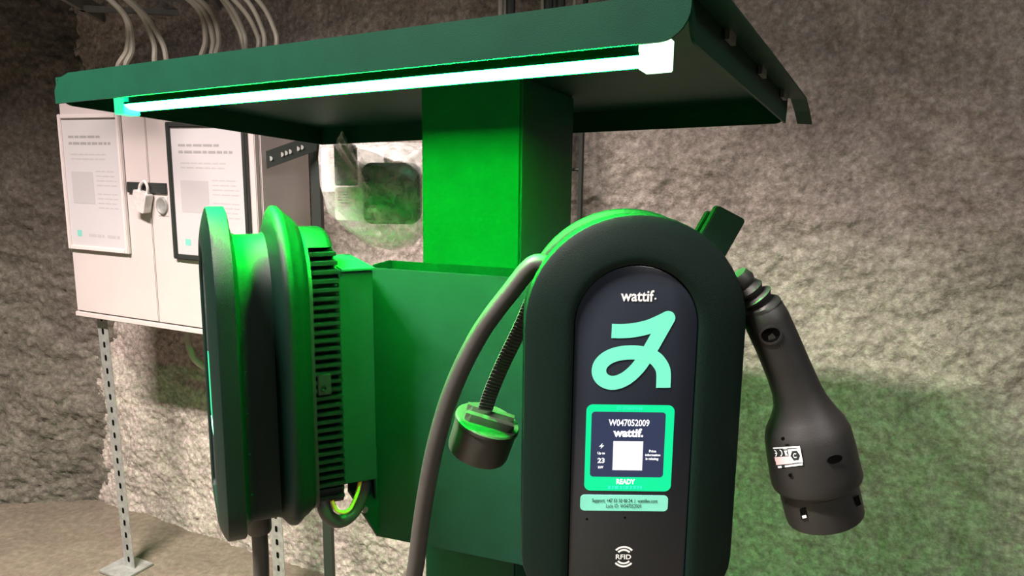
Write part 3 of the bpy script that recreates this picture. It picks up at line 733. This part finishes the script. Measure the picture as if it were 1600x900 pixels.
# perforated strip beside the cabinet and the dark upright behind it
s0_, s1_ = aty(416, 250, 1.93), aty(494, 222, 1.99)
hstrip = tag(MB().loft([[s0_+Vector((0, y, z)) for y, z in ((0, -.022), (0, .022), (.004, .022), (.004, -.022))], [s1_+Vector((0, y, z)) for y, z in ((0, -.022), (0, .022), (.004, .022), (.004, -.022))]]).build('perforated_strip', M_DARKRAIL, None, smooth=False), 'dark perforated metal strip slanting beside the white cabinet', 'metal strip')
for k in (.08, .30, .38, .46, .62, .70):
    q = s0_ + (s1_-s0_)*k + Vector((0, -.0006, .0))
    MB().add([q+Vector((.006*math.cos(2*PI*j/10), 0, .006*math.sin(2*PI*j/10))) for j in range(10)], [tuple(range(10))]).build('punched_hole', M_GALV, hstrip, smooth=False)
u0 = aty(493.5, 300, 2.01)
up_ = thing('steel_upright', 'narrow dark upright between the cabinet and the hanging bag', 'upright', (u0.x, u0.y, .0))
MB().box(-.012, .012, -.004, .0, 0.008, 1.62).add([], []).build('web', M_DARKRAIL, up_)
MB().box(.008, .012, 0, .03, 0.008, 1.62).build('flange', M_DARKRAIL, up_)
MB().box(-.03, .03, -.03, .05, 0.0, .009).build('foot_plate', M_DARKRAIL, up_)

# ------------------------------------------------------------------ cable tray and cables above the cabinet
TZ = 1.78
tray = thing('cable_tray', 'steel cable ladder running overhead towards the wall above the cabinet', 'cable tray', atz(200, 60, TZ))
ra0, ra1 = atz(70, -14, TZ), atz(205, 62, TZ)
dirT = (ra1-ra0).normalized(); ra0 = ra1 - dirT*1.5
side = Vector((dirT.y, -dirT.x, 0)); 
TWD = .42
for k_ in (0, 1):
    a_, b_ = ra0+side*TWD*k_, ra1+side*TWD*k_
    MB().hexa([a_, a_+side*.014, b_+side*.014, b_] + [q+Vector((0, 0, .05)) for q in (a_, a_+side*.014, b_+side*.014, b_)]).build('side_rail', M_TRAY, tray, world=True, smooth=False)
L_ = (ra1-ra0).length; s_ = .12
while s_ < L_:
    q = ra0+dirT*s_
    MB().hexa([q, q+side*TWD, q+side*TWD+dirT*.03, q+dirT*.03] + [p+Vector((0, 0, .015)) for p in (q, q+side*TWD, q+side*TWD+dirT*.03, q+dirT*.03)]).build('rung', M_TRAY, tray, world=True, smooth=False)
    s_ += .25
ktop = kz0+KH
def ktp(x, y): return Mk @ Vector((x, y, KH-.004))
bun = [('leftmost bunch', 'pale cables in the leftmost bunch above the cabinet', [((203, 48), 185), ((205, 50), 197), ((222, 36), 243), ((228, 40), 262)]),
       ('middle bunch', 'pale cables in the middle bunch above the cabinet', [((316, 34), 314), ((322, 34), 330), ((334, 36), 337)]),
       ('right bunch', 'pale cables arching in the right bunch above the cabinet', [((340, 4), 384), ((358, 24), 386), ((385, 42), 404), ((390, 22), 414), ((410, 26), 432)])]
wordz = ['first from the left', 'second from the left', 'third from the left', 'fourth from the left', 'fifth from the left']
for gname, lab_, items in bun:
    for i, ((sx, sy), ex) in enumerate(items):
        yb = 2.16 if gname != 'right bunch' else 2.0
        a_ = aty(sx, sy, yb); mid = aty((sx*.35+ex*.65), sy*.5+50, yb); e_ = aty(ex, 108 - (ex-190)*.12, yb)
        start = a_ + Vector((-.12, -.05, .03)); start.z = max(start.z, TZ+.03)
        pre = start + Vector((-.12, -.12, .02))
        xk = min(max((KI @ e_).x, .03), KW-.03)
        end = ktp(xk, .10)
        o = MB().tube(spline([pre, start, a_.lerp(start, .25)+Vector((.02, 0, .012)), a_.lerp(e_, .55)+Vector((.012, 0, .012)), e_, (e_*.4+end*.6), end], 7), .0075 if gname != 'right bunch' else .006, 8).build('power_cable', M_PALEC)
        tag(o, 'pale cable dropping onto the white cabinet, %s in the %s' % (wordz[i], gname), 'cable', 'pale cables dropping onto the cabinet')

# ------------------------------------------------------------------ wire ladder with cables on the wall behind the post
def wallpt(px, py, off):
    return atp(px, py, W0 + WN*off, WN)
lad0 = wallpt(907, 300, .09)
ladder = thing('wire_ladder', 'thin black vertical wire ladder on the rock wall behind the post', 'cable ladder', (lad0.x, lad0.y, .0))
LWD = .20
for k_ in (0, 1):
    q = Vector((lad0.x, lad0.y, 0)) - WD*LWD*k_
    MB().hexa([q+v_+Vector((0, 0, .02)) for v_ in (-WD*.004-WN*.006, WD*.004-WN*.006, WD*.004+WN*.006, -WD*.004+WN*.006)] + [q+v_+Vector((0, 0, 2.4)) for v_ in (-WD*.004-WN*.006, WD*.004-WN*.006, WD*.004+WN*.006, -WD*.004+WN*.006)]).build('side_rail', M_DARKRAIL, ladder, world=True, smooth=False)
zr = wallpt(903, 265, .09).z; zz = zr-1.2
while zz < 2.35:
    q = Vector((lad0.x, lad0.y, zz))
    MB().tube([q, q-WD*LWD], .004, 8).build('rung', M_DARKRAIL, ladder, world=True); zz += .3
for i, (px, rr, mt_) in enumerate(((782, .006, M_PALEC), (790, .005, M_PALEC), (798, .011, M_DARKRAIL), (849, .006, M_PALEC), (857, .011, M_DARKRAIL), (868, .010, M_DARKRAIL), (876, .010, M_DARKRAIL), (897, .004, M_PALEC))):
    q = wallpt(px, 20, .105 if i % 2 else .112)
    names = ['leftmost pale cable behind the canopy top', 'second pale cable behind the canopy top', 'thick dark cable next to two pale cables behind the canopy top', 'pale cable in the middle of the gap behind the canopy top', 'thick dark cable right of the middle pale one behind the canopy', 'thick dark cable between two others behind the canopy', 'rightmost thick dark cable behind the canopy', 'thin pale cable farthest right behind the canopy top']
    tag(MB().tube([(q.x, q.y, .9), (q.x, q.y, 1.6), (q.x, q.y, 2.4)], rr, 10).build('riser_cable', mt_), names[i], 'cable', 'cables rising behind the post')

# ------------------------------------------------------------------ plastic bag hanging from the rear edge of the canopy
BD = 1.625
outl = [(534, 204), (529, 214), (519, 222), (499, 226), (497, 246), (500, 290), (512, 332), (540, 358), (572, 382), (610, 391), (645, 384), (668, 360), (678, 310), (680, 250), (672, 224), (630, 222), (575, 222), (550, 222), (541, 216)]
ol = [aty(x, y, 1.535 if y < 217 else BD) for x, y in outl]     # the knot is pulled round the lower edge of the flange
ol2 = []
for i in range(len(ol)):
    a_, b_ = ol[i], ol[(i+1) % len(ol)]
    for k in range(4): ol2.append(a_.lerp(b_, k/4))
cen = aty(590, 300, BD); vs = []; fs = []; NR = 14; n = len(ol2)
for sgn in (-1, 1):
    base = len(vs)
    for j in range(NR):
        s = 1 - j/NR
        for i, p in enumerate(ol2):
            q = cen + (p-cen)*s
            wd_ = .058*math.sqrt(max(0, 1-s*s))
            cr = noise.fractal(q*16+Vector((0, 0, sgn*5)), .9, 2, 3)*.014*(1-s**3)
            cr += abs(noise.noise(q*26+Vector((3, sgn, 0))))*.012*(1-s**2)
            vs.append(q + Vector((cr*.2, sgn*(wd_+cr), cr*.2)))
    vs.append(cen + Vector((0, sgn*.058, 0))); top_ = len(vs)-1
    for j in range(NR-1):
        for i in range(n):
            k = (i+1) % n; fs.append((base+j*n+i, base+j*n+k, base+(j+1)*n+k, base+(j+1)*n+i))
    for i in range(n): fs.append((base+(NR-1)*n+i, base+(NR-1)*n+(i+1) % n, top_))
mt = bpy.data.materials.new('clear_plastic_film'); mt.use_nodes = True; nt = mt.node_tree; bs = nt.nodes['Principled BSDF']
bs.inputs['Base Color'].default_value = (.72, .72, .70, 1); bs.inputs['Roughness'].default_value = .25
tr_ = nt.nodes.new('ShaderNodeBsdfTransparent'); mx = nt.nodes.new('ShaderNodeMixShader')
nz = nt.nodes.new('ShaderNodeTexNoise'); nz.inputs['Scale'].default_value = 9; nz.inputs['Detail'].default_value = 3; nz.inputs['Distortion'].default_value = 1.5
mr = nt.nodes.new('ShaderNodeMapRange'); mr.inputs[1].default_value = .35; mr.inputs[2].default_value = .75; mr.inputs[3].default_value = .22; mr.inputs[4].default_value = .58
nt.links.new(nz.outputs['Fac'], mr.inputs[0]); nt.links.new(mr.outputs[0], mx.inputs[0])
nt.links.new(tr_.outputs[0], mx.inputs[1]); nt.links.new(bs.outputs[0], mx.inputs[2]); nt.links.new(mx.outputs[0], nt.nodes['Material Output'].inputs[0])
bag = MB(); bag.v = vs; bag.f = fs
tag(bag.build('plastic_bag', mt, None, ang=50), 'crumpled clear plastic bag hanging under the rear edge of the canopy', 'bag')
def card(x0, y0, x1, y1, Y, r, th):
    a_, b_ = aty(x0, y1, Y), aty(x1, y0, Y)
    return rrect(a_.x, b_.x, a_.z, b_.z, r), Y, Y+th
q_, ya, yb = card(524, 293, 567, 344, 1.590, .008, .012)
wc = MB().prism(q_, lambda x, z: (x, ya, z), lambda x, z: (x, yb, z)).build('white_card', M_CARD, None); tag(wc, 'white rounded card with a label inside the plastic bag', 'card')
q_, yc, yd = card(526, 296, 556, 322, 1.5894, .002, .0005)
MB().prism(q_, lambda x, z: (x, yc, z), lambda x, z: (x, yd, z)).build('card_label', M_CARD2, wc, smooth=False)
b = MB()
for k in range(5):
    q_, yc, yd = card(528, 299+4.2*k, 542+random.uniform(0, 11), 300.8+4.2*k, 1.5890, .0003, .0003); b.prism(q_, lambda x, z: (x, yc, z), lambda x, z: (x, yd, z))
b.build('card_print', M_PRINT, wc, smooth=False)
q_, ya, yb = card(523, 226, 555, 290, 1.595, .004, .02)
gs = MB().prism(q_, lambda x, z: (x, ya, z), lambda x, z: (x, yb, z)).build('grey_insert', M_SMOKE, None, bevel=.002); tag(gs, 'grey plastic insert standing above the white card in the bag', 'insert')
bx_, bzt = aty(610, 300, 1.610).x, 0
q_, ya, yb = card(566, 255, 655, 350, 1.610, .022, .045)
dv = thing('spare_device', 'black rounded device packed in the plastic bag', 'device', (bx_, 1.625, aty(610, 350, 1.610).z))
pb_ = MB().prism(q_, lambda x, z: (x, ya, z), lambda x, z: (x, yb, z)).build('device_body', M_BLACK, dv, world=True, bevel=.006)
q_, ya2, yb2 = card(622, 264, 650, 340, 1.605, .018, .006)
MB().prism(q_, lambda x, z: (x, ya2, z), lambda x, z: (x, yb2, z)).build('device_cover', M_STEEL, dv, world=True, bevel=.002)
b = MB()
for k, (a0_, a1_) in enumerate(((574, 578), (579, 582.5), (583.5, 588))):
    q_, yc, yd = card(a0_, 325.5, a1_, 332, 1.6092, .0008, .0006); b.prism(q_, lambda x, z: (x, yc, z), lambda x, z: (x, yd, z))
b.build('device_mark', M_WHITEP, dv, world=True, smooth=False)

q_, ya, yb = card(503, 232, 600, 300, 1.642, .003, .03)
ct = MB().prism(q_, lambda x, z: (x, ya, z), lambda x, z: (x, yb, z)).build('carton', M_CARD, None, bevel=.001); tag(ct, 'white carton at the back of the plastic bag', 'carton')
